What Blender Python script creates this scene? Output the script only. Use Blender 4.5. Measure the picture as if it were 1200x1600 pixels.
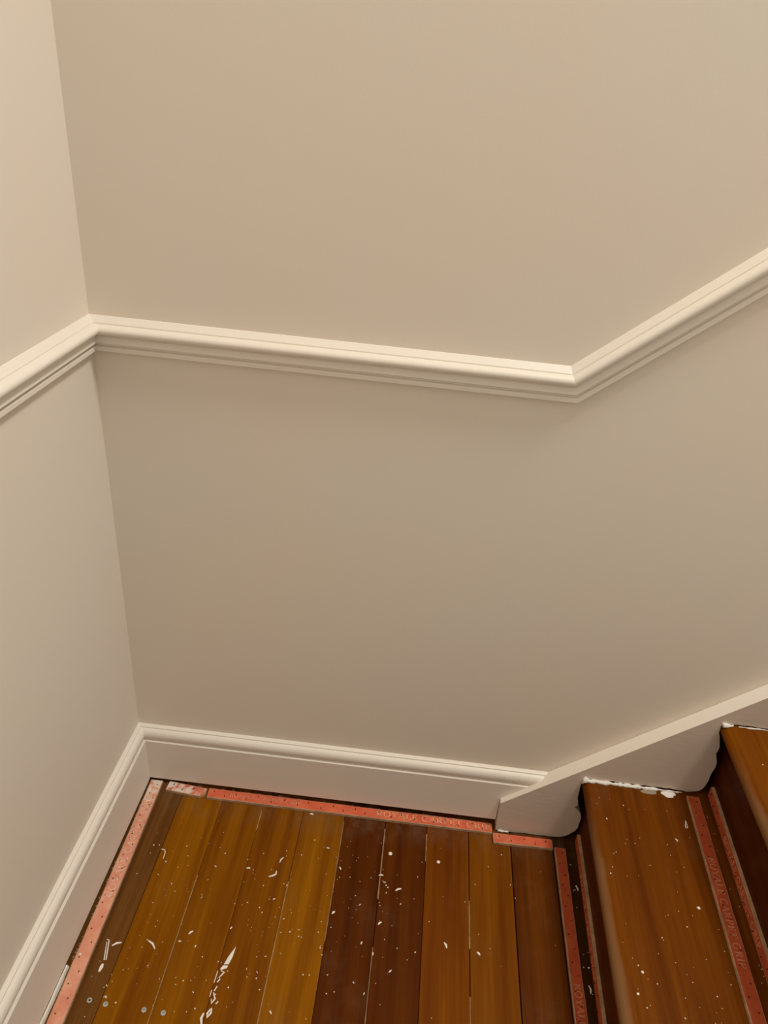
import bpy, bmesh, math, random
from mathutils import Matrix, Vector

# ------------------------------------------------------------------ clear
for o in list(bpy.data.objects):
    bpy.data.objects.remove(o, do_unlink=True)
scene = bpy.context.scene
COL = scene.collection

# ------------------------------------------------------------------ camera
# world: x along the back wall, y out of the back wall (room is y < 0), z up, landing floor at z = 0
F_PX = 1156.6093343836214
cam_data = bpy.data.cameras.new('camera')
cam = bpy.data.objects.new('camera', cam_data)
COL.objects.link(cam)
a, b, c = 1.0483202179677706, -0.07665125030516796, 0.0908801123287384
rot = Matrix.Rotation(c, 4, 'Z') @ Matrix.Rotation(b, 4, 'Y') @ Matrix.Rotation(a, 4, 'X')
cam.matrix_world = Matrix.Translation((0.5072859614, -1.0463485970, 1.3037256169)) @ rot
cam_data.sensor_fit = 'VERTICAL'
cam_data.sensor_height = 36.0
cam_data.sensor_width = 27.0
cam_data.lens = F_PX / 1600.0 * 36.0
cam_data.clip_start = 0.02
scene.camera = cam

# ------------------------------------------------------------------ world and lamps
world = bpy.data.worlds.new('world')
scene.world = world
world.use_nodes = True
bg = world.node_tree.nodes['Background']
bg.inputs['Color'].default_value = (1.0, 0.915, 0.765, 1)
bg.inputs['Strength'].default_value = 0.61

lamp_data = bpy.data.lights.new('stair_pendant_light', 'POINT')
lamp_data.energy = 305
lamp_data.color = (1.0, 0.985, 0.92)
lamp_data.shadow_soft_size = 0.32
lamp = bpy.data.objects.new('stair_pendant_light', lamp_data)
lamp.location = (1.90, -0.55, 4.2)
COL.objects.link(lamp)

scene.view_settings.view_transform = 'Standard'
scene.view_settings.look = 'None'
scene.view_settings.gamma = 1.0
scene.view_settings.use_curve_mapping = False
scene.view_settings.exposure = 0.0

R = random.Random(7)

# ------------------------------------------------------------------ material helpers
def new_mat(name):
    m = bpy.data.materials.new(name)
    m.use_nodes = True
    nt = m.node_tree
    return m, nt, nt.nodes['Principled BSDF']

def node(nt, kind, **kw):
    n = nt.nodes.new(kind)
    for k, v in kw.items():
        if hasattr(n, k):
            setattr(n, k, v)
        else:
            n.inputs[k].default_value = v
    return n

def lk(nt, a, b):
    nt.links.new(a, b)

def coords(nt, scale=(1, 1, 1), use_random=False):
    tc = node(nt, 'ShaderNodeTexCoord')
    mp = node(nt, 'ShaderNodeMapping')
    mp.inputs['Scale'].default_value = scale
    lk(nt, tc.outputs['Object'], mp.inputs['Vector'])
    if use_random:
        oi = node(nt, 'ShaderNodeObjectInfo')
        mu = node(nt, 'ShaderNodeMath', operation='MULTIPLY')
        mu.inputs[1].default_value = 37.0
        lk(nt, oi.outputs['Random'], mu.inputs[0])
        cb = node(nt, 'ShaderNodeCombineXYZ')
        for i in range(3):
            lk(nt, mu.outputs[0], cb.inputs[i])
        lk(nt, cb.outputs[0], mp.inputs['Location'])
    return mp.outputs['Vector']

def noise(nt, vec, scale, detail=3, rough=0.55):
    n = node(nt, 'ShaderNodeTexNoise')
    n.inputs['Scale'].default_value = scale
    n.inputs['Detail'].default_value = detail
    n.inputs['Roughness'].default_value = rough
    lk(nt, vec, n.inputs['Vector'])
    return n.outputs['Fac']

def remap(nt, fac, lo, hi, a=0.0, b=1.0):
    n = node(nt, 'ShaderNodeMapRange')
    n.inputs['From Min'].default_value = lo
    n.inputs['From Max'].default_value = hi
    n.inputs['To Min'].default_value = a
    n.inputs['To Max'].default_value = b
    lk(nt, fac, n.inputs['Value'])
    return n.outputs['Result']

def mul(nt, x, y):
    n = node(nt, 'ShaderNodeMath', operation='MULTIPLY')
    for i, v in enumerate((x, y)):
        if isinstance(v, (int, float)):
            n.inputs[i].default_value = v
        else:
            lk(nt, v, n.inputs[i])
    return n.outputs[0]

def mix(nt, fac, c1, c2, blend='MIX'):
    n = node(nt, 'ShaderNodeMix', data_type='RGBA', blend_type=blend)
    if isinstance(fac, (int, float)):
        n.inputs[0].default_value = fac
    else:
        lk(nt, fac, n.inputs[0])
    for idx, v in ((6, c1), (7, c2)):
        if isinstance(v, tuple):
            n.inputs[idx].default_value = (*v, 1) if len(v) == 3 else v
        else:
            lk(nt, v, n.inputs[idx])
    return n.outputs[2]

def bump(nt, bsdf, height, strength, dist):
    n = node(nt, 'ShaderNodeBump')
    n.inputs['Strength'].default_value = strength
    n.inputs['Distance'].default_value = dist
    lk(nt, height, n.inputs['Height'])
    lk(nt, n.outputs['Normal'], bsdf.inputs['Normal'])

def paint_mat(name, col, rough, spec, fine, brush=(1, 1, 1), strength=0.15):
    m, nt, bs = new_mat(name)
    v = coords(nt)
    blot = noise(nt, v, 2.2, 2)
    c2 = tuple(x * y for x, y in zip(col, (1.015, 0.985, 0.965)))
    colr = mix(nt, remap(nt, blot, 0.35, 0.65), col, c2)
    lk(nt, colr, bs.inputs['Base Color'])
    bs.inputs['Roughness'].default_value = rough
    bs.inputs['Specular IOR Level'].default_value = spec
    vb = coords(nt, brush)
    bump(nt, bs, noise(nt, vb, fine, 3), strength, 0.0012)
    return m

WALL = paint_mat('wall_paint', (0.735, 0.665, 0.575), 0.62, 0.25, 260, (1, 1, 1), 0.07)
TRIM = paint_mat('trim_paint', (0.775, 0.715, 0.635), 0.42, 0.35, 90, (1, 1, 1), 0.12)
STRING_SHADE = paint_mat('stringer_paint_shaded', (0.64, 0.55, 0.47), 0.45, 0.35, 30, (1, 4, 5), 0.30)  # trim paint darkened: shade put into the stringer's face colour
CAULK = paint_mat('white_caulk', (0.78, 0.75, 0.70), 0.6, 0.3, 220, (1, 1, 1), 0.8)
FLAKE = paint_mat('white_paint_flake', (0.80, 0.75, 0.68), 0.6, 0.3, 400)
SMEAR = paint_mat('grey_paint_smear', (0.30, 0.25, 0.19), 0.7, 0.2, 200)

def plain(name, col, rough=0.6, spec=0.3, metal=0.0):
    m, nt, bs = new_mat(name)
    v = coords(nt)
    n = noise(nt, v, 60, 3)
    lk(nt, mix(nt, remap(nt, n, 0.3, 0.7), tuple(x * 0.75 for x in col), tuple(min(1, x * 1.2) for x in col)), bs.inputs['Base Color'])
    bs.inputs['Roughness'].default_value = rough
    bs.inputs['Specular IOR Level'].default_value = spec
    bs.inputs['Metallic'].default_value = metal
    return m

DARK = plain('gap_shade', (0.018, 0.012, 0.008), 0.9, 0.1)  # shade colour for the backing in the dark gaps
DUST = plain('pale_joint_dust', (0.33, 0.22, 0.11), 0.9, 0.1)
GROOVE = plain('dark_joint', (0.02, 0.010, 0.004), 0.9, 0.1)
STEEL = plain('grey_filler_ring', (0.42, 0.40, 0.36), 0.6, 0.4)
HOLE = plain('nail_hole', (0.02, 0.018, 0.015), 0.8, 0.1)
PIN = plain('rusted_pin', (0.05, 0.02, 0.012), 0.6, 0.3)
RAW = plain('raw_strip_wood', (0.46, 0.29, 0.17), 0.8, 0.2)
LETTER = plain('pale_lettering', (0.72, 0.36, 0.20), 0.7, 0.2)
LETTER_PALE = plain('worn_pale_lettering', (0.80, 0.50, 0.36), 0.7, 0.2)
LETTER_DIM = plain('faint_lettering', (0.62, 0.25, 0.14), 0.7, 0.2)

def wood_mat(name, wear=False, edge=False):
    m, nt, bs = new_mat(name)
    oi = node(nt, 'ShaderNodeObjectInfo')
    base = oi.outputs['Color']
    v = coords(nt, (38, 1.6, 38), True)
    g1 = noise(nt, v, 1.0, 4, 0.6)
    v2 = coords(nt, (330, 6, 330), True)
    g2 = noise(nt, v2, 1.0, 3, 0.6)
    dark = mix(nt, 1.0, base, (0.62, 0.48, 0.35), 'MULTIPLY')
    lite = mix(nt, 1.0, base, (1.28, 1.36, 1.2), 'MULTIPLY')
    col = mix(nt, remap(nt, g1, 0.30, 0.70), dark, lite)
    col = mix(nt, remap(nt, g2, 0.40, 0.72, 0.0, 0.38), col, dark)
    # scuffed dull patches where dust sits
    v3 = coords(nt, (9, 9, 9), True)
    d = noise(nt, v3, 1.0, 4, 0.65)
    dust = remap(nt, d, 0.58, 0.80, 0.0, 0.16)
    col = mix(nt, dust, col, (0.22, 0.12, 0.06))
    rough = remap(nt, d, 0.35, 0.75, 0.36, 0.62)
    if edge:
        # grey dust lying along the back strip
        tc = node(nt, 'ShaderNodeTexCoord')
        sp = node(nt, 'ShaderNodeSeparateXYZ')
        lk(nt, tc.outputs['Object'], sp.inputs[0])
        near = remap(nt, sp.outputs['Y'], -0.100, -0.050, 0.0, 1.0)
        blot = remap(nt, noise(nt, coords(nt, (45, 25, 45), True), 1.0, 4, 0.65), 0.40, 0.72, 0.0, 0.42)
        col = mix(nt, mul(nt, near, blot), col, (0.17, 0.105, 0.06))
    if wear:
        tc = node(nt, 'ShaderNodeTexCoord')
        sp = node(nt, 'ShaderNodeSeparateXYZ')
        lk(nt, tc.outputs['Object'], sp.inputs[0])
        ad = node(nt, 'ShaderNodeMath', operation='ADD')
        lk(nt, sp.outputs['X'], ad.inputs[0])
        lk(nt, mul(nt, remap(nt, noise(nt, coords(nt, (30, 12, 30)), 1.0, 3), 0.2, 0.8, -1, 1), 0.004), ad.inputs[1])
        mx = remap(nt, ad.outputs[0], 0.003, 0.011, 1.0, 0.0)
        my = remap(nt, sp.outputs['Y'], -0.08, -0.22, 0.0, 0.75)
        col = mix(nt, mul(nt, mx, my), col, (0.20, 0.105, 0.045))
    lk(nt, col, bs.inputs['Base Color'])
    lk(nt, rough, bs.inputs['Roughness'])
    bs.inputs['Specular IOR Level'].default_value = 0.06
    bump(nt, bs, g2, 0.12, 0.0006)
    return m

WOOD = wood_mat('varnished_wood')
PLANKWOOD = wood_mat('dusty_varnished_boards', False, True)
TREADWOOD = wood_mat('varnished_tread_wood', True)

def strip_mat(name, red, blot=0.0):
    m, nt, bs = new_mat(name)
    v = coords(nt, (1, 1, 1))
    n = noise(nt, v, 45, 4, 0.6)
    col = mix(nt, remap(nt, n, 0.35, 0.7), red, tuple(min(1, x * y) for x, y in zip(red, (1.15, 1.5, 1.55))))
    n2 = noise(nt, coords(nt, (1, 1, 1)), 140, 3, 0.7)
    col = mix(nt, remap(nt, n2, 0.62, 0.75, 0.0, 0.45), col, (0.42, 0.20, 0.11))
    if blot:
        tc = node(nt, 'ShaderNodeTexCoord')
        sp = node(nt, 'ShaderNodeSeparateXYZ')
        lk(nt, tc.outputs['Object'], sp.inputs[0])
        end = remap(nt, sp.outputs['X'], blot * 0.25, blot, 1.0, 0.0)
        bl = remap(nt, noise(nt, coords(nt, (1, 1, 1)), 70, 4, 0.6), 0.42, 0.56)
        col = mix(nt, mul(nt, mul(nt, end, bl), 0.9), col, (0.72, 0.64, 0.54))
    lk(nt, col, bs.inputs['Base Color'])
    bs.inputs['Roughness'].default_value = 0.7
    bs.inputs['Specular IOR Level'].default_value = 0.2
    bump(nt, bs, n2, 0.3, 0.0005)
    return m

RED = strip_mat('faded_red_strip_paint', (0.60, 0.105, 0.048))
REDGLARE = strip_mat('glare_red_strip_paint', (0.66, 0.25, 0.158), 0.10)  # strip red lightened for nearer light and glare; white paint at one end
REDWHITE = strip_mat('paint_smeared_strip_paint', (0.56, 0.13, 0.07), 0.16)
REDSHADE = strip_mat('shaded_red_strip_paint', (0.42, 0.068, 0.022))  # same strip red, darkened for the shade by the stairs

# ------------------------------------------------------------------ mesh helpers
def link(name, bm, mats, parent=None, smooth=False, loc=(0, 0, 0), rotz=0.0):
    bmesh.ops.recalc_face_normals(bm, faces=bm.faces[:])
    me = bpy.data.meshes.new(name)
    bm.to_mesh(me)
    bm.free()
    for m in (mats if isinstance(mats, (list, tuple)) else [mats]):
        me.materials.append(m)
    if smooth:
        for p in me.polygons:
            p.use_smooth = True
    o = bpy.data.objects.new(name, me)
    COL.objects.link(o)
    o.location = loc
    o.rotation_euler = (0, 0, rotz)
    if parent:
        o.parent = parent
    return o

def tag(o, label, cat=None, group=None, kind=None):
    o['label'] = label
    if cat:
        o['category'] = cat
    if group:
        o['group'] = group
    if kind:
        o['kind'] = kind
    return o

def empty(name, loc=(0, 0, 0)):
    o = bpy.data.objects.new(name, None)
    o.empty_display_size = 0.05
    o.location = loc
    COL.objects.link(o)
    return o

def box(bm, x0, x1, y0, y1, z0, z1, bev=0.0, seg=1):
    vs = [bm.verts.new((x, y, z)) for x in (x0, x1) for y in (y0, y1) for z in (z0, z1)]
    idx = [(0, 1, 3, 2), (4, 6, 7, 5), (0, 4, 5, 1), (2, 3, 7, 6), (0, 2, 6, 4), (1, 5, 7, 3)]
    fs = [bm.faces.new([vs[i] for i in f]) for f in idx]
    if bev:
        es = list({e for f in fs for e in f.edges})
        bmesh.ops.bevel(bm, geom=es, offset=bev, segments=seg, affect='EDGES', profile=0.5)
    return fs

def prism(bm, pts, axis, lo, hi):
    """polygon pts (2D) extruded along axis ('y' or 'z') from lo to hi"""
    def P(p, t):
        return (p[0], t, p[1]) if axis == 'y' else (p[0], p[1], t)
    A = [bm.verts.new(P(p, lo)) for p in pts]
    B = [bm.verts.new(P(p, hi)) for p in pts]
    n = len(pts)
    bm.faces.new(A)
    bm.faces.new(B[::-1])
    for i in range(n):
        bm.faces.new((A[i], B[i], B[(i + 1) % n], A[(i + 1) % n]))

def loft(bm, rings, cap=True):
    """closed rings of equal length joined in order"""
    V = [[bm.verts.new(p) for p in r] for r in rings]
    n = len(rings[0])
    for a_, b_ in zip(V[:-1], V[1:]):
        for i in range(n):
            bm.faces.new((a_[i], a_[(i + 1) % n], b_[(i + 1) % n], b_[i]))
    if cap:
        bm.faces.new(V[0])
        bm.faces.new(V[-1][::-1])

# ------------------------------------------------------------------ the room
bm = bmesh.new()
box(bm, -0.12, 2.6, 0.0, 0.12, -0.06, 4.6)
tag(link('wall_back', bm, WALL), 'long beige painted wall behind the landing and stairs', kind='structure')
bm = bmesh.new()
box(bm, -0.12, 0.0, -2.3, 0.0, -0.06, 4.6)
tag(link('wall_left', bm, WALL), 'beige painted side wall at the left of the landing', kind='structure')

# floor: a slab with each board laid on it
bm = bmesh.new()
box(bm, -0.005, 0.930, -1.9, -0.001, -0.05, -0.016)
floor = tag(link('floor', bm, GROOVE), 'varnished brown floorboards of the landing spattered with paint', kind='structure')
X0, W = 0.0951, 0.085
edges = [0.0, X0] + [X0 + k * W for k in range(1, 10)]
edges = [e for e in edges if e < 0.895] + [0.9290]
plank_cols = [(0.132, 0.052, 0.012), (0.240, 0.084, 0.0010), (0.222, 0.075, 0.0009), (0.200, 0.064, 0.0009),
              (0.222, 0.076, 0.0009), (0.082, 0.0185, 0.0005), (0.090, 0.021, 0.0005), (0.160, 0.042, 0.0007),
              (0.190, 0.058, 0.0009), (0.105, 0.026, 0.0006), (0.050, 0.018, 0.002)]
for i in range(len(edges) - 1):
    bm = bmesh.new()
    g = 0.0010 if i in (8, 9) else (0.0003 if 1 <= i <= 4 else 0.0005)
    w = edges[i + 1] - edges[i] - 2 * g
    box(bm, 0, w, -1.9, -0.001, -0.016, 0.0 - 0.0003 * ((i * 7) % 3), 0.0005)
    pl = link('plank', bm, PLANKWOOD, floor, loc=(edges[i] + g, 0, 0))
    pl.color = (*plank_cols[i], 1)
# pale dust packed in some of the joints
def joint(x, y0, y1, w):
    bm = bmesh.new()
    n = 14
    L, Rr = [], []
    for k in range(n + 1):
        y = y0 + (y1 - y0) * k / n
        ww = w * (0.55 + 0.6 * R.random())
        L.append((x - ww / 2, y)); Rr.append((x + ww / 2, y))
    prism(bm, L + Rr[::-1], 'z', -0.004, 0.0003)
    tag(link('joint_dust', bm, DUST, floor), 'pale dust packed in the board joint')
joint(X0 + W, -0.21, -0.50, 0.0016)
joint(X0 + 2 * W, -0.055, -0.10, 0.0020)
joint(X0 + 3 * W, -0.20, -0.50, 0.0018)
joint(X0 + 4 * W, -0.055, -0.30, 0.0012)
joint(X0 + 5 * W, -0.06, -0.21, 0.0020)
joint(X0 + 5 * W, -0.30, -0.50, 0.0014)
joint(X0 + 6 * W, -0.06, -0.12, 0.0016)
joint(X0 + 7 * W, -0.19, -0.28, 0.0022)
joint(X0 + 7 * W, -0.36, -0.43, 0.0018)
for x, y in ((0.0774, -0.4448), (0.1046, -0.4471), (0.1675, -0.4475), (0.1990, -0.4482)):
    bm = bmesh.new()
    rings = []
    for r, z in ((0.0042, 0.0), (0.0040, 0.0009), (0.0028, 0.0012), (0.0016, 0.0007), (0.0013, -0.0002)):
        rings.append([(r * math.cos(t * math.pi / 6) * (1 + 0.08 * math.sin(3 * t)), r * math.sin(t * math.pi / 6), z) for t in range(12)])
    loft(bm, rings)
    nh = link('nail_head', bm, [STEEL, HOLE], floor, loc=(x, y, 0))
    tag(nh, 'grey ringed nail head')
    for p in nh.data.polygons:
        if max(math.hypot(nh.data.vertices[v].co.x, nh.data.vertices[v].co.y) for v in p.vertices) < 0.0022:
            p.material_index = 1

# ------------------------------------------------------------------ mouldings
def arc(cx, cz, rx, rz, a0, a1, n):
    return [(cx + rx * math.cos(math.radians(a0 + (a1 - a0) * i / n)), cz + rz * math.sin(math.radians(a0 + (a1 - a0) * i / n))) for i in range(n + 1)]

# (distance out from the wall, height relative to the moulding's top)
DADO = ([(0.0, 0.0), (0.0015, -0.0003), (0.0095, -0.0085), (0.0098, -0.0105), (0.0110, -0.0108)]
        + arc(0.0125, -0.0185, 0.0085, 0.0075, 80, -70, 9)
        + [(0.0105, -0.0262), (0.0095, -0.0282), (0.0104, -0.0292), (0.0126, -0.0382), (0.0118, -0.0392), (0.0064, -0.0398), (0.0060, -0.0436),
           (0.0086, -0.0446), (0.0092, -0.0455), (0.0092, -0.0514), (0.0082, -0.0524), (0.0, -0.0530)])
SKIRT_TOP = ([(0.0, 0.0), (0.0030, -0.0004), (0.0068, -0.0022), (0.0072, -0.0046), (0.0084, -0.0050)]
             + arc(0.0080, -0.0180, 0.0088, 0.0128, 75, -40, 9)
             + [(0.0132, -0.0275), (0.0128, -0.0295), (0.0175, -0.0302), (0.0182, -0.0312)])

def sweep(name, profile, ends, mat, label, closed_bottom=None):
    """ends: list of two functions giving the 3D point of a profile point at each end"""
    bm = bmesh.new()
    rings = []
    for fn in ends:
        rings.append([fn(d, h) for d, h in profile])
    V = [[bm.verts.new(p) for p in r] for r in rings]
    n = len(profile)
    for i in range(n):
        bm.faces.new((V[0][i], V[0][(i + 1) % n], V[1][(i + 1) % n], V[1][i]))
    bm.faces.new(V[0]); bm.faces.new(V[1][::-1])
    o = link(name, bm, mat)
    for p in o.data.polygons:
        p.use_smooth = len(p.vertices) == 4
    o.data.set_sharp_from_angle(angle=math.radians(28))
    return tag(o, label, kind='structure')

ZD = 0.981
sweep('trim_1', DADO, [lambda d, h: (d, -2.3, ZD + h), lambda d, h: (d, -d, ZD + h)], TRIM,
      'white moulded dado rail on the left wall')
# the rail on the back wall runs level to the foot of the stairs and then climbs with them
mx, mz0, mz1 = 0.707, ZD, 0.9772
sl = math.atan2(1.1602 - 0.977, 0.9251 - 0.7069)
lev = math.atan2(mz1 - mz0, mx)
half = (sl - lev) / 2
mid = (sl + lev) / 2
def at_mitre(d, h):
    k = h / math.cos(half)
    return (mx - k * math.sin(mid), -d, mz1 + k * math.cos(mid))
sweep('trim_2', DADO, [lambda d, h: (d, -d, mz0 + h), at_mitre], TRIM, 'level white dado rail on the back wall above the landing')
LR = 2.0
def rake_end(d, h):
    return (mx + LR * math.cos(sl) - h * math.sin(sl), -d, mz1 + LR * math.sin(sl) + h * math.cos(sl))
sweep('trim_3', DADO, [at_mitre, rake_end], TRIM, 'sloping white dado rail climbing the back wall with the stairs')

ZS = 0.1545
def skirt_profile(zb):
    return SKIRT_TOP + [(0.0182, None), (0.004, None), (0.0, None)]
def skirt(name, p0, p1, z0b, z1b, label):
    prof = skirt_profile(0)
    bm = bmesh.new()
    V = []
    for fn, zt, zb in ((p0, p0[3], z0b), (p1, p1[3], z1b)):
        V.append([bm.verts.new((fn[0](d), fn[1](d), (zt + h) if h is not None else zb)) for d, h in prof])
    n = len(prof)
    for i in range(n):
        bm.faces.new((V[0][i], V[0][(i + 1) % n], V[1][(i + 1) % n], V[1][i]))
    bm.faces.new(V[0]); bm.faces.new(V[1][::-1])
    o = link(name, bm, TRIM)
    for p in o.data.polygons:
        p.use_smooth = len(p.vertices) == 4
    o.data.set_sharp_from_angle(angle=math.radians(28))
    return tag(o, label, kind='structure')
skl = skirt('baseboard_left', (lambda d: d, lambda d: -2.3, 0, 0.164), (lambda d: d, lambda d: -d, 0, 0.1500), 0.0045, 0.0085,
            'white moulded skirting along the left wall')

# ------------------------------------------------------------------ staircase
H1, H2, H3 = 0.179, 0.362, 0.545
NOSE1, NOSE2, NOSE3 = 0.8885, 1.0985, 1.309
RIS1, RIS2, RIS3 = 0.9125, 1.1275, 1.3360
SW = -1.0          # open side of the flight
YB = -0.009        # wall side
stair = empty('staircase', (RIS1, -0.5, 0))
tag(stair, 'brown varnished wooden stairs climbing along the back wall', 'staircase')
def stair_part(o):
    o.parent = stair
    o.matrix_parent_inverse = Matrix.Translation((-RIS1, 0.5, 0))
    return o

# skirting stops where the stringer's front is; its end is housed behind the sloping board
# stringer top line on the wall
def string_top(x):
    return 0.1552 + (x - 0.8271) * 0.858
skb = skirt('baseboard_back', (lambda d: d, lambda d: -d, 0, 0.1500), (lambda d: 0.7429, lambda d: -d, 0, 0.1550), 0.0130, 0.0195,
            'white moulded skirting along the back wall above the landing floor')
bm = bmesh.new()
box(bm, 0.0065, 0.741, -0.0038, -0.0005, 0.0, 0.0095)
tag(link('skirting_gap_shade', bm, DARK, skb), 'dark strip painting shade into the gap under the skirting')  # added dark strip, stands for deep shade on the wall foot
# the moulded part of the skirting runs on above the stringer and dies into its slope
bm = bmesh.new()
prof = SKIRT_TOP + [(0.0182, -0.070), (0.0, -0.070)]
V0 = [bm.verts.new((0.7430, -d, 0.1550 + h)) for d, h in prof]
V1 = []
for d, h in prof:
    z = 0.1550 + h
    x = 0.8271 + (z - 0.1552) / 0.858 + 0.0002
    V1.append(bm.verts.new((max(x, 0.7431), -d, z)))
n = len(prof)
for i in range(n):
    bm.faces.new((V0[i], V0[(i + 1) % n], V1[(i + 1) % n], V1[i]))
bm.faces.new(V0); bm.faces.new(V1[::-1])
se = link('skirting_end', bm, TRIM, skb)
for p in se.data.polygons:
    p.use_smooth = len(p.vertices) == 4
se.data.set_sharp_from_angle(angle=math.radians(28))

# stringer: scribed roughly over the treads and risers
low = [(0.7448, 0.0020), (0.7640, 0.0025), (0.7805, 0.0018), (0.8060, 0.0034), (0.8323, 0.0026), (0.8450, 0.0042), (0.8579, 0.0030),
       (0.8700, 0.0050), (0.8780, 0.0070), (0.8883, 0.0128), (0.8936, 0.0189), (0.9000, 0.0270), (0.9040, 0.0350), (0.9058, 0.0400),
       (0.9052, 0.0520), (0.9062, 0.0633), (0.9050, 0.0747), (0.9020, 0.0840), (0.8966, 0.0910), (0.8872, 0.0990), (0.8900, 0.1015), (0.8926, 0.1069),
       (0.8905, 0.1170), (0.8880, 0.1254), (0.8872, 0.1320), (0.8868, 0.1400), (0.8862, 0.1620), (0.8860, 0.1780), (0.8900, 0.1832), (0.8978, 0.1835)]
x = 0.910
while x < 1.085:
    low.append((x, H1 + 0.0022 + 0.0024 * R.random() + (0.0015 if 0.94 < x < 1.06 else 0)))
    x += 0.006 + 0.004 * R.random()
low += [(1.0870, 0.1818), (1.0985, 0.1850), (1.1060, 0.1885), (1.1110, 0.1960), (1.1128, 0.2040), (1.1149, 0.2177), (1.1142, 0.2290), (1.1146, 0.2404), (1.1168, 0.2520), (1.1159, 0.2665),
        (1.1130, 0.2750), (1.1076, 0.2904), (1.1092, 0.2960), (1.1090, 0.3058), (1.1050, 0.3200), (1.1010, 0.3330), (1.0975, 0.3420), (1.0965, 0.3560), (1.0990, 0.3640), (1.1060, 0.3648)]
x = 1.115
while x < 1.31:
    low.append((x, H2 + 0.0022 + 0.0022 * R.random()))
    x += 0.007 + 0.005 * R.random()
low += [(1.318, 0.385), (1.325, 0.42), (1.318, 0.47), (1.308, 0.52), (1.307, H3 + 0.003), (1.50, H3 + 0.003)]
TS = 0.030
top = [(1.50, string_top(1.50)), (0.7432, string_top(0.7432))]
bm = bmesh.new()
def flat_prism(bm, pts, lo, hi):
    from mathutils.geometry import delaunay_2d_cdt
    n = len(pts)
    vs, _, fs, ov, _, _ = delaunay_2d_cdt([Vector(p) for p in pts], [], [list(range(n))], 1, 1e-7)
    A = [bm.verts.new((v.x, lo, v.y)) for v in vs]
    B = [bm.verts.new((v.x, hi, v.y)) for v in vs]
    where = {}
    for k, src in enumerate(ov):
        for q_ in src:
            where[q_] = k
    for f in fs:
        bm.faces.new([A[i] for i in f])
        bm.faces.new([B[i] for i in reversed(f)])
    for i in range(n):
        a_, b_ = where[i], where[(i + 1) % n]
        bm.faces.new((A[a_], B[a_], B[b_], A[b_]))
flat_prism(bm, low + top, -TS, -0.0095)
stringer = stair_part(link('stringer', bm, [STRING_SHADE, TRIM]))
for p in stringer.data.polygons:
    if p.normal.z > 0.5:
        p.material_index = 1  # upward faces painted lighter, as light from above strikes them
tag(stringer, 'white painted sloping stringer board with ragged scribed edge')
# wall-side upper strip of the stringer behind which the wall shows no gap
bm = bmesh.new()
def line(x, off):
    return string_top(x) - off
prism(bm, [(0.7500, line(0.7500, 0.0)), (1.50, line(1.50, 0)), (1.50, line(1.50, 0.03)), (0.7500, line(0.7500, 0.03))], 'y', -0.0095, -0.0005)
stair_part(link('stringer_back', bm, TRIM))
bm = bmesh.new()
prism(bm, [(0.7475, 0.0), (1.50, 0.0), (1.50, 0.655), (0.8285, 0.105), (0.7475, 0.045)], 'y', -0.0086, -0.0008)
stair_part(tag(link('stringer_gap_shade', bm, DARK), 'dark backing sheet painting shade into the gaps'))  # added dark sheet, stands for the shade behind the stringer's ragged edge

def sheared(bm, s):
    for v in bm.verts:
        v.co.x += s * (v.co.y + 0.03)

def tread(nose, back, h, s, col):
    th = 0.026
    r = th / 2
    bm = bmesh.new()
    prof = [(0.013 * (1 - math.sin(math.radians(t))), h - r + r * math.cos(math.radians(t))) for t in range(0, 181, 15)]
    prof = [(0.030, h)] + prof + [(back - nose, h - th), (back - nose, h)]
    A = [bm.verts.new((p[0], YB, p[1] - h)) for p in prof]
    B = [bm.verts.new((p[0], SW, p[1] - h)) for p in prof]
    n = len(prof)
    bm.faces.new(A); bm.faces.new(B[::-1])
    for i in range(n):
        bm.faces.new((A[i], B[i], B[(i + 1) % n], A[(i + 1) % n]))
    sheared(bm, s)
    o = link('tread', bm, TREADWOOD)
    o.location = (nose, 0, h)
    for p in o.data.polygons:
        p.use_smooth = len(p.vertices) == 4
    o.data.set_sharp_from_angle(angle=math.radians(35))
    o.color = (*col, 1)
    return stair_part(o)
def riser(x, z0, z1, s, col):
    bm = bmesh.new()
    box(bm, 0, 0.018, SW, YB, z0, z1)
    sheared(bm, s)
    o = link('riser', bm, WOOD)
    o.location = (x, 0, 0)
    o.color = (*col, 1)
    return stair_part(o)
tread(NOSE1, RIS2 + 0.012, H1, 0.016, (0.140, 0.037, 0.0007))
tread(NOSE2, RIS3 + 0.012, H2, 0.004, (0.185, 0.054, 0.001))
tread(NOSE3, 1.55, H3, 0.0, (0.140, 0.037, 0.0007))
riser(RIS1, 0.0003, H1 - 0.0262, 0.018, (0.088, 0.020, 0.0010))
riser(RIS2, H1 + 0.0002, H2 - 0.0262, 0.030, (0.070, 0.014, 0.0010))
riser(RIS3, H2 + 0.0002, H3 - 0.0262, 0.0, (0.070, 0.014, 0.0010))

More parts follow.
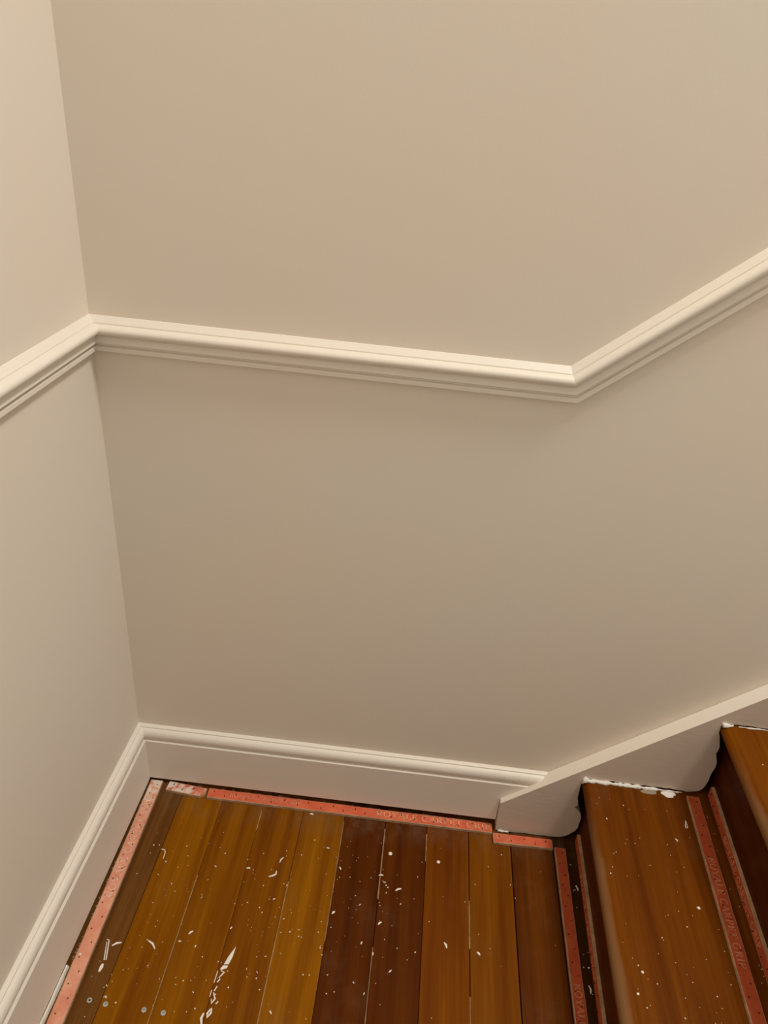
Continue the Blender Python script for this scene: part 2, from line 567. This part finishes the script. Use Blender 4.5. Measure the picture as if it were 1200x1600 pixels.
# caulk squeezed along the treads
def lumpy(bm, pts, rads, n=8, jit=0.25):
    rings = []
    for (p, r) in zip(pts, rads):
        ring = []
        for k in range(n):
            t = 2 * math.pi * k / n
            rr = r * (1 + jit * (R.random() * 2 - 1))
            ring.append((p[0] + (R.random() - 0.5) * r * 0.4, p[1] + rr * math.cos(t), p[2] + rr * math.sin(t)))
        rings.append(ring)
    loft(bm, rings)
def caulk(pts, label):
    bm = bmesh.new()
    lumpy(bm, [p[:3] for p in pts], [p[3] for p in pts])
    o = link('caulk_bead', bm, CAULK, smooth=True)
    o.parent = stringer
    o.matrix_parent_inverse = stringer.matrix_basis.inverted()
    return tag(o, label)
def caulk_pts(x0, x1, z, prof, y=-0.0325, step=0.0045):
    out, x = [], x0
    while x <= x1:
        t = (x - x0) / (x1 - x0)
        out.append((x, y + 0.0012 * (R.random() - 0.5), z + 0.0008 * (R.random() - 0.5), prof(t) * (0.5 + 0.85 * R.random())))
        x += step
    return out
caulk([(0.8862, -0.0310, H1 - 0.008, 0.0030), (0.8868, -0.0315, H1 - 0.002, 0.0052), (0.8900, -0.0322, H1 + 0.004, 0.0068)]
      + caulk_pts(0.895, 1.075, H1 + 0.0012, lambda t: 0.0044 * (1 - t) ** 0.8 + 0.0009), 'rough white caulk bead')
caulk(caulk_pts(1.0975, 1.118, H2 + 0.0015, lambda t: 0.0045 * (1 - 0.6 * t)), 'white caulk blob')
caulk(caulk_pts(1.125, 1.29, H2 + 0.0012, lambda t: 0.0012), 'thin white caulk line')
# paint dabbed on the landing edge of the stringer and smeared on the tread
caulk(caulk_pts(0.7495, 0.772, 0.0026, lambda t: 0.0017, -0.0312), 'thin white caulk line at the floor')
def blob(name, cx, cy, rx, ry, z, mat, label, th=0.0006, n=14):
    bm = bmesh.new()
    pts = []
    for k in range(n):
        t = 2 * math.pi * k / n
        j = 0.75 + 0.5 * R.random()
        pts.append((cx + rx * j * math.cos(t), cy + ry * j * math.sin(t)))
    prism(bm, pts, 'z', z, z + th)
    return tag(link(name, bm, mat), label)
stair_part(blob('paint_smear', 1.0100, -0.0400, 0.013, 0.006, H1, SMEAR, 'grey white paint smear on the tread'))
stair_part(blob('paint_smear', 1.0480, -0.0400, 0.012, 0.008, H1, CAULK, 'white paint smear on the tread'))
bm = bmesh.new()
rings = []
for k in range(15):
    y = -0.40 - 0.011 * k
    w_ = 0.0042 + 0.0012 * R.random()
    h_ = 0.0055 + 0.0015 * R.random()
    rings.append([(0.0186, y, 0.0), (0.0186, y, h_), (0.0186 + w_ * 0.6, y, h_ * 0.9), (0.0186 + w_, y, 0.0)])
loft(bm, rings)
tag(link('paint_lip', bm, TRIM, skl), 'thick painted lip along the foot of the skirting')

# ------------------------------------------------------------------ carpet gripper strips
def seg(p, q, w):
    dx, dy = q[0] - p[0], q[1] - p[1]
    l = math.hypot(dx, dy) or 1
    nx, ny = -dy / l * w / 2, dx / l * w / 2
    return [(p[0] + nx, p[1] + ny), (q[0] + nx, q[1] + ny), (q[0] - nx, q[1] - ny), (p[0] - nx, p[1] - ny)]
TK, TN = 0.15, 0.075
def bowl(cx, cy, rx, ry, a0, a1, n=9):
    return [(cx + rx * math.cos(math.radians(a0 + (a1 - a0) * i / n)), cy + ry * math.sin(math.radians(a0 + (a1 - a0) * i / n))) for i in range(n + 1)]
def chain(pts, w):
    return [(p, q, w) for p, q in zip(pts[:-1], pts[1:])]
def serif(x, y, w=0.30):
    return [((x - w / 2, y), (x + w / 2, y), TN)]
def stem(x):
    return [((x, 0), (x, 1), TK)] + serif(x, 0.03) + serif(x, 0.97)
# each letter: strokes on a unit-high body, and its advance
GLYPH = {
    'I': (stem(0.2), 0.42),
    'L': (stem(0.2) + [((0.1, 0.03), (0.62, 0.03), TN), ((0.62, 0.0), (0.62, 0.25), TN)], 0.72),
    'E': (stem(0.2) + [((0.1, 0.03), (0.60, 0.03), TN), ((0.1, 0.97), (0.58, 0.97), TN), ((0.2, 0.52), (0.48, 0.52), TN),
                       ((0.60, 0), (0.60, 0.25), TN), ((0.58, 0.78), (0.58, 1), TN), ((0.48, 0.40), (0.48, 0.64), TN)], 0.72),
    'T': ([((0.38, 0), (0.38, 1), TK), ((0.05, 0.97), (0.71, 0.97), TN), ((0.06, 0.76), (0.06, 1), TN), ((0.70, 0.76), (0.70, 1), TN)] + serif(0.38, 0.03), 0.78),
    'P': (stem(0.2) + chain(bowl(0.34, 0.74, 0.26, 0.23, 90, -90), 0.11) + [((0.2, 0.97), (0.34, 0.97), TN), ((0.2, 0.51), (0.34, 0.51), TN)], 0.70),
    'R': (stem(0.2) + chain(bowl(0.34, 0.76, 0.25, 0.21, 90, -90), 0.11) + [((0.2, 0.97), (0.34, 0.97), TN), ((0.2, 0.55), (0.34, 0.55), TN), ((0.36, 0.55), (0.66, 0.03), 0.13)] + serif(0.68, 0.03, 0.2), 0.80),
    'O': (chain(bowl(0.42, 0.5, 0.34, 0.46, 0, 360, 18), 0.12), 0.88),
    'C': (chain(bowl(0.42, 0.5, 0.34, 0.46, 45, 315, 14), 0.12) + [((0.68, 0.70), (0.68, 0.96), TN)], 0.80),
    'G': (chain(bowl(0.42, 0.5, 0.34, 0.46, 45, 330, 14), 0.12) + [((0.70, 0.05), (0.70, 0.42), 0.13), ((0.54, 0.42), (0.80, 0.42), TN)], 0.88),
    'Y': ([((0.40, 0), (0.40, 0.48), TK), ((0.40, 0.46), (0.10, 0.97), 0.13), ((0.40, 0.46), (0.70, 0.97), TN)] + serif(0.40, 0.03) + serif(0.10, 0.97, 0.26) + serif(0.70, 0.97, 0.26), 0.82),
    'A': ([((0.08, 0.03), (0.40, 1), TN), ((0.40, 1), (0.72, 0.03), 0.14), ((0.20, 0.34), (0.62, 0.34), TN)] + serif(0.08, 0.03, 0.24) + serif(0.72, 0.03, 0.26), 0.84),
    'V': ([((0.10, 0.97), (0.40, 0), 0.14), ((0.40, 0), (0.70, 0.97), TN)] + serif(0.10, 0.97, 0.26) + serif(0.70, 0.97, 0.24), 0.80),
    'S': (chain(bowl(0.32, 0.74, 0.22, 0.22, 30, 270, 8) + bowl(0.32, 0.28, 0.24, 0.24, 90, -150, 8), 0.11), 0.66),
    ' ': ([], 0.45),
}
def text_len(s):
    return sum(GLYPH[ch][1] for ch in s)
def text_bm(bm, s, x, y, h, length, z, th=0.00025):
    sx = length / text_len(s)
    for ch in s:
        strokes, adv = GLYPH[ch]
        for p, q, w in strokes:
            quad = [(x + px * sx, y + py * h) for px, py in seg(p, q, w)]
            prism(bm, quad, 'z', z, z + th)
        x += adv * sx

TH = 0.0065
def strip(label, origin, ang, length, width, red, texts=(), pins=True, vertical=False, chop=0.0, side=1, seed=1, dim=False, pin_skip=(0, 0)):
    """a gripper strip: local x along its length, y across, z up from the surface it is nailed to"""
    rr = random.Random(seed)
    root = empty('carpet_gripper', origin)
    if vertical:
        # nailed to a riser: local x -> along, local y -> up, local z -> out of the riser
        ux = Vector((math.cos(ang), math.sin(ang), 0)); uy = Vector((0, 0, 1)); uz = ux.cross(uy)
        root.matrix_world = Matrix((( ux.x, uy.x, uz.x, origin[0]), (ux.y, uy.y, uz.y, origin[1]), (ux.z, uy.z, uz.z, origin[2]), (0, 0, 0, 1)))
    else:
        root.rotation_euler = (0, 0, ang)
    # wooden body, its edges slightly uneven
    n = max(3, int(length / 0.03))
    e0, e1 = [], []
    for k in range(n + 1):
        x_ = length * k / n
        e0.append((x_, 0.0005 * (rr.random() - 0.5)))
        e1.append((x_, width + 0.0007 * (rr.random() - 0.5)))
    pts = e0 + e1[::-1]
    if chop:
        pts = [p for p in e0[:-1]] + [(length - chop, e0[-1][1]), (length, width * 0.40), (length - chop * 0.15, e1[-1][1])] + e1[::-1][1:]
    bm = bmesh.new()
    prism(bm, pts, 'z', 0.0, TH - 0.0004)
    link('strip_body', bm, RAW, root)
    # red painted face, short of the raw edges
    bm = bmesh.new()
    ins0, ins1 = 0.0016, 0.0008
    def shrink(p):
        y = min(max(p[1], ins0), width - ins1)
        return (min(max(p[0], 0.0009), length - 0.0012), y)
    prism(bm, [shrink(p) for p in pts], 'z', TH - 0.0004, TH)
    link('painted_face', bm, red, root)
    if texts:
        for ti, (s, x_, y_, h_, l_) in enumerate(texts):
            bm = bmesh.new()
            text_bm(bm, s, x_, y_, h_, l_, TH)
            lt = link('lettering', bm, LETTER_DIM if dim or ti else LETTER, root)
            tag(lt, 'faint pale lettering' if dim or ti else 'pale printed lettering')
    if pins:
        bm = bmesh.new()
        x_ = 0.012 + pin_skip[0]
        k = 0
        while x_ < length - 0.008:
            y_ = width * (0.30 if k % 2 else 0.66) + 0.001 * (rr.random() - 0.5)
            r_ = 0.0010
            rings = []
            for (dz, dy, rad) in ((TH, 0, r_ * 1.3), (TH + 0.0003, 0, r_ * 1.25), (TH + 0.0012, 0.0005 * side, r_ * 0.8), (TH + 0.0030, 0.0016 * side, r_ * 0.2)):
                rings.append([(x_ + rad * math.cos(t * math.pi / 3), y_ + dy + rad * math.sin(t * math.pi / 3), dz) for t in range(6)])
            loft(bm, rings)
            x_ += 0.020 + 0.008 * rr.random()
            k += 1
        po = link('pins', bm, PIN, root)
        po['kind'] = 'stuff'
    return tag(root, label, 'carpet gripper', 'wooden carpet gripper strips')

BRAND = 'ROYALE CARPET GRIP'
def along(p, q):
    return math.atan2(q[1] - p[1], q[0] - p[0]), math.hypot(q[0] - p[0], q[1] - p[1])

# left wall, running towards the viewer: local x goes from the corner outwards, local y towards +x is -> right-handed
p, q = (0.0440, -0.0180), (0.0530, -0.5200)
ang, ln = along(p, q)     # pointing to -y; local +y points to +x, so start on the wall-side edge
p, q = (0.0212, -0.0180), (0.0290, -0.5200)
ang, ln = along(p, q)
bmtexts = []
sA = strip('long red gripper strip lightened for glare along the left skirting', (p[0], p[1], 0.0002), ang, ln, 0.0250, REDGLARE, seed=11)
# its lettering reads away from the viewer, towards the corner
bm = bmesh.new()
text_bm(bm, BRAND, 0, 0, 0.0135, 0.225, TH)
for v in bm.verts:
    v.co.x, v.co.y = 0.262 - v.co.x, 0.0195 - v.co.y
tag(link('lettering', bm, LETTER_PALE, sA), 'faint pale lettering')

strip('short broken gripper piece smeared with white paint near the corner', (0.0585, -0.0385, 0.0003), math.radians(-5.0), 0.083, 0.0225, REDWHITE, chop=0.009, seed=4)
# strip along the back skirting
p, q = (0.1470, -0.0440), (0.7375, -0.0415)
ang, ln = along(p, q)
strip('long red gripper strip lettered in pale capitals below the back skirting', (p[0], p[1], 0.0002), ang, ln, 0.0228, RED,
      texts=[(BRAND, 0.352, 0.0062, 0.0140, 0.236), (BRAND, 0.045, 0.0062, 0.0125, 0.150)], seed=3)
strip('short red gripper piece below the foot of the stringer', (0.7395, -0.0625, 0.0002), math.radians(1.0), 0.1200, 0.0215, RED,
      texts=[('VESI', 0.006, 0.0065, 0.0120, 0.030)], seed=8, dim=True)
# foot of the first riser, on the landing floor (reads towards the viewer)
p, q = (0.8625, -0.0560), (0.8605, -0.5200)
ang, ln = along(p, q)
strip('shade-darkened red gripper strip on the landing in front of the first riser', (p[0], p[1], 0.0002), ang, ln, 0.0215, REDSHADE,
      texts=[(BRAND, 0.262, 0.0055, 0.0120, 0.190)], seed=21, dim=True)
# on the face of the first riser
def on_riser(x_wall, s, y0, y1, z, label, seed, tx):
    # face of the riser: x = x_wall + s*(y+0.03); the strip looks to -x
    xa, xb = x_wall + s * (y0 + 0.03), x_wall + s * (y1 + 0.03)
    ang = math.atan2(y1 - y0, xb - xa)
    ln = math.hypot(xb - xa, y1 - y0)
    return strip(label, (xa - 0.0002, y0, z), ang, ln, 0.0230, REDSHADE, texts=tx, vertical=True, seed=seed, dim=True)
on_riser(RIS1, 0.018, -0.037, -0.52, 0.0065, 'shade-darkened red gripper strip nailed upright to the first riser', 31, [(BRAND, 0.08, 0.006, 0.012, 0.20)])
p, q = (1.0800, -0.0430), (1.0650, -0.5200)
ang, ln = along(p, q)
strip('shade-darkened red gripper strip at the back of the first tread', (p[0], p[1], H1 + 0.0002), ang, ln, 0.0225, REDSHADE,
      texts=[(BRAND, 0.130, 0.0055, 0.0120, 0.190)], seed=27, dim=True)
on_riser(RIS2, 0.030, -0.036, -0.52, H1 + 0.0075, 'shade-darkened red gripper strip nailed upright to the second riser', 37, [(BRAND, 0.10, 0.006, 0.012, 0.20)])

# ------------------------------------------------------------------ paint drops and flakes
def ribbon(bm, pts, w, z, th=0.0009, taper=True):
    n = len(pts)
    L, Rr = [], []
    for i, p_ in enumerate(pts):
        a_ = pts[max(0, i - 1)]; b_ = pts[min(n - 1, i + 1)]
        dx, dy = b_[0] - a_[0], b_[1] - a_[1]
        l_ = math.hypot(dx, dy) or 1
        ww = w / 2 * (0.55 if taper and i in (0, n - 1) else 1.0)
        L.append((p_[0] - dy / l_ * ww, p_[1] + dx / l_ * ww)); Rr.append((p_[0] + dy / l_ * ww, p_[1] - dx / l_ * ww))
    for i in range(n - 1):
        prism(bm, [L[i], L[i + 1], Rr[i + 1], Rr[i]], 'z', z, z + th)
def flake(pts, w, label, z=0.0, name='paint_flake'):
    bm = bmesh.new()
    ribbon(bm, pts, w, z + 0.0001)
    return tag(link(name, bm, FLAKE), label, 'paint flake', 'paint flakes on the boards')
def mid3(p, q, k=0.12):
    mx_, my_ = (p[0] + q[0]) / 2, (p[1] + q[1]) / 2
    return [p, (mx_ - (q[1] - p[1]) * k, my_ + (q[0] - p[0]) * k), q]
flake([(0.0958, -0.1686), (0.1030, -0.1690), (0.1055, -0.1745), (0.1063, -0.1877)], 0.0016, 'thin curled white paint shaving beside the dark edge board')
flake([(0.3118, -0.1954), (0.3190, -0.1925), (0.3240, -0.1885), (0.3235, -0.1819)], 0.0030, 'hooked white paint flake on the orange boards below the back strip')
flake(mid3((0.135, -0.3408), (0.1505, -0.3530)), 0.0032, 'white paint splinter with a blob end, right of the dark edge board')
flake(mid3((0.0776, -0.3574), (0.0914, -0.3501)), 0.0034, 'slanting white paint splinter on the dark edge board')
flake([(0.0650, -0.3480), (0.0690, -0.3490), (0.0775, -0.3812), (0.0742, -0.3815), (0.0664, -0.3520)], 0.0017, 'narrow looped white shaving on the dark edge board')
flake([(0.0750, -0.3880), (0.0748, -0.3930), (0.0738, -0.4010)], 0.0056, 'teardrop white paint flake on the dark edge board')
flake(mid3((0.1992, -0.3209), (0.2051, -0.3144)), 0.0030, 'small white paint flake between the dark edge board and the long scrape')
flake(mid3((0.2663, -0.1847), (0.2734, -0.1837)), 0.0030, 'small level white flake left of the hooked flake')
flake(mid3((0.5516, -0.1899), (0.5620, -0.1846)), 0.0034, 'white paint flake in the middle of the two darkest boards')
flake(mid3((0.6449, -0.2750), (0.6496, -0.2845)), 0.0036, 'white paint splinter right of the two darkest boards')
flake(mid3((0.7027, -0.2841), (0.7082, -0.2889)), 0.0036, 'white flake on the light board near the stairs')
flake(mid3((0.5256, -0.2588), (0.5309, -0.2533)), 0.0034, 'short white flake low on the second of the darkest boards')
flake(mid3((0.4407, -0.2503), (0.4450, -0.2455)), 0.0040, 'chunky white flake at the left edge of the darkest boards')
flake(mid3((0.3258, -0.1640), (0.3308, -0.1523)), 0.0024, 'thin greyish splinter just above the hooked flake')
flake(mid3((0.5175, -0.1633), (0.5260, -0.1621)), 0.0026, 'thin white flake lying across the pale joint of the darkest boards')
flake(mid3((0.8968, -0.1318), (0.8993, -0.1407)), 0.0028, 'white splinter in the slot between the gripper strips, nearer the wall')
flake(mid3((0.8941, -0.3149), (0.8954, -0.3283)), 0.0028, 'white splinter in the slot between the gripper strips, farther from the wall')
flake(mid3((0.3633, -0.0478), (0.3714, -0.0481)), 0.0034, 'white flake against the front edge of the long lettered strip')
flake(mid3((0.0330, -0.3796), (0.0345, -0.3830)), 0.0036, 'white flake stuck on the pale left gripper strip', TH)
flake([(1.0655, -0.0960), (1.0618, -0.1075), (1.0620, -0.1125), (1.0652, -0.1115), (1.0655, -0.0975)], 0.0012, 'thin looped shaving on the first tread', H1)
flake(mid3((1.0361, -0.1388), (1.0394, -0.1436)), 0.0020, 'thin splinter on the first tread below the looped shaving', H1)

def drop(x, y, r, z, label):
    bm = bmesh.new()
    rings = [[(rr * math.cos(t * math.pi / 6), rr * math.sin(t * math.pi / 6), zz) for t in range(12)]
             for rr, zz in ((r, 0.0001), (r * 0.95, r * 0.22), (r * 0.7, r * 0.42), (r * 0.3, r * 0.5))]
    loft(bm, rings)
    return tag(link('paint_drop', bm, FLAKE, smooth=True, loc=(x, y, z)), label, 'paint drop', 'round paint drops')
drop(0.5355, -0.1141, 0.0040, 0, 'round white paint drop on the second of the darkest boards')
drop(0.6304, -0.1185, 0.0036, 0, 'round white paint drop on the board right of the darkest ones')
drop(1.0426, -0.2675, 0.0026, H1, 'white paint drop on the first tread near its gripper strip')
drop(0.9263, -0.3848, 0.0022, H1, 'white paint drop on the front of the first tread')
drop(0.9128, -0.4176, 0.0020, H1, 'white paint drop on the worn nosing of the first tread')

# the long scraped paint streak at the front
scr = empty('paint_streak', (0.272, -0.40, 0))
tag(scr, 'long broken streak of scraped white paint on the orange boards', 'paint streak')
def frag(pts=None, w=0.002, poly=None):
    bm = bmesh.new()
    if poly:
        prism(bm, [(x - 0.272, y + 0.40) for x, y in poly], 'z', 0.0001, 0.0008)
    else:
        ribbon(bm, [(x - 0.272, y + 0.40) for x, y in pts], w, 0.0001, 0.0008)
    link('paint_fragment', bm, FLAKE, scr)
frag(poly=[(0.2855, -0.3304), (0.2842, -0.3481), (0.2810, -0.3610), (0.2730, -0.3625), (0.2775, -0.3480)])
frag(poly=[(0.2805, -0.3635), (0.2795, -0.3680), (0.2710, -0.3720), (0.2690, -0.3705), (0.2722, -0.3645)])
frag([(0.2708, -0.3732), (0.2772, -0.3745), (0.2708, -0.3846)], 0.0026)
frag([(0.2660, -0.3739), (0.2652, -0.3934)], 0.0022)
frag([(0.2735, -0.3860), (0.2700, -0.3920)], 0.0030)
frag([(0.2718, -0.3978), (0.2690, -0.4060)], 0.0030)
frag([(0.2647, -0.4050), (0.2645, -0.4155)], 0.0022)
frag([(0.2686, -0.4080), (0.2739, -0.4173), (0.2698, -0.4247), (0.2680, -0.4180)], 0.0026)
frag([(0.2801, -0.4204), (0.2771, -0.4247)], 0.0028)
frag([(0.2725, -0.4312), (0.2735, -0.4390), (0.2688, -0.4460), (0.2680, -0.4400), (0.2712, -0.4330)], 0.0030)
frag([(0.2623, -0.4400), (0.2606, -0.4480), (0.2650, -0.4600)], 0.0040)
frag([(0.2640, -0.4580), (0.2600, -0.4760)], 0.0034)

# fine specks nobody could count
def specks(name, spots, label, z):
    bm = bmesh.new()
    for (x, y, r, st, an) in spots:
        n = 5
        base, topv = [], []
        for k in range(n):
            t = 2 * math.pi * k / n
            lx, ly = r * st * math.cos(t), r * math.sin(t)
            px, py = x + lx * math.cos(an) - ly * math.sin(an), y + lx * math.sin(an) + ly * math.cos(an)
            base.append(bm.verts.new((px, py, z)))
            topv.append(bm.verts.new((x + (px - x) * 0.6, y + (py - y) * 0.6, z + r * 0.6)))
        bm.faces.new(topv)
        for k in range(n):
            bm.faces.new((base[k], base[(k + 1) % n], topv[(k + 1) % n], topv[k]))
    return tag(link(name, bm, FLAKE), label, 'paint specks', kind='stuff')
sp = []
rs = random.Random(42)
clusters = [(0.20, -0.22), (0.33, -0.22), (0.38, -0.27), (0.45, -0.20), (0.50, -0.14), (0.53, -0.20), (0.10, -0.30), (0.25, -0.36), (0.30, -0.42), (0.13, -0.42), (0.52, -0.28), (0.40, -0.35)]
for _ in range(330):
    if rs.random() < 0.55:
        cx, cy = rs.choice(clusters)
        x, y = rs.gauss(cx, 0.05), rs.gauss(cy, 0.05)
    else:
        x, y = rs.uniform(0.06, 0.855), rs.uniform(-0.62, -0.07)
    if not (0.06 < x < 0.855 and -0.7 < y < -0.072):
        continue
    if x > 0.6 and rs.random() < 0.5:
        continue
    r = 0.0005 + 0.0012 * rs.random() ** 2.6
    st = 1.0 if rs.random() < 0.7 else 1.5 + 1.5 * rs.random()
    sp.append((x, y, r, st, rs.uniform(0, math.pi)))
for _ in range(14):
    sp.append((rs.uniform(0.887, 0.903), rs.uniform(-0.5, -0.07), 0.0007 + 0.0009 * rs.random(), 1.4, rs.uniform(0, 3)))
specks('paint_specks', sp, 'fine white paint specks scattered over the landing boards', 0.0)
sp = []
for _ in range(75):
    x, y = rs.uniform(0.905, 1.065), rs.uniform(-0.6, -0.06)
    sp.append((x, y, 0.0005 + 0.0009 * rs.random() ** 2.5, 1.0 if rs.random() < 0.8 else 2.0, rs.uniform(0, 3)))
for _ in range(10):
    sp.append((rs.uniform(1.105, 1.116), rs.uniform(-0.4, -0.07), 0.0008, 1.2, rs.uniform(0, 3)))
specks('paint_specks', sp, 'fine white paint specks scattered over the first tread', H1)
sp = []
for _ in range(26):
    sp.append((rs.uniform(1.13, 1.30), rs.uniform(-0.6, -0.06), 0.0006 + 0.0007 * rs.random(), 1.0, 0))
specks('paint_specks', sp, 'fine white paint specks scattered over the second tread', H2)
# plaster crumbs in the dirt behind the back strip
sp = []
for _ in range(46):
    sp.append((rs.uniform(0.06, 0.735), rs.uniform(-0.0185, -0.0135), 0.0010 + 0.0016 * rs.random(), 1.0 + 1.6 * rs.random(), rs.uniform(-0.3, 0.3)))
for _ in range(30):
    t = rs.uniform(0.03, 0.39)
    sp.append((0.0185 + 0.010 * t + 0.001 * rs.random(), -t, 0.0008 + 0.0008 * rs.random(), 1.5, 1.57))
cr = specks('plaster_crumbs', sp, 'grey plaster crumbs in the gap behind the gripper strips', 0.0003)
cr.data.materials[0] = SMEAR
cr['category'] = 'crumbs'
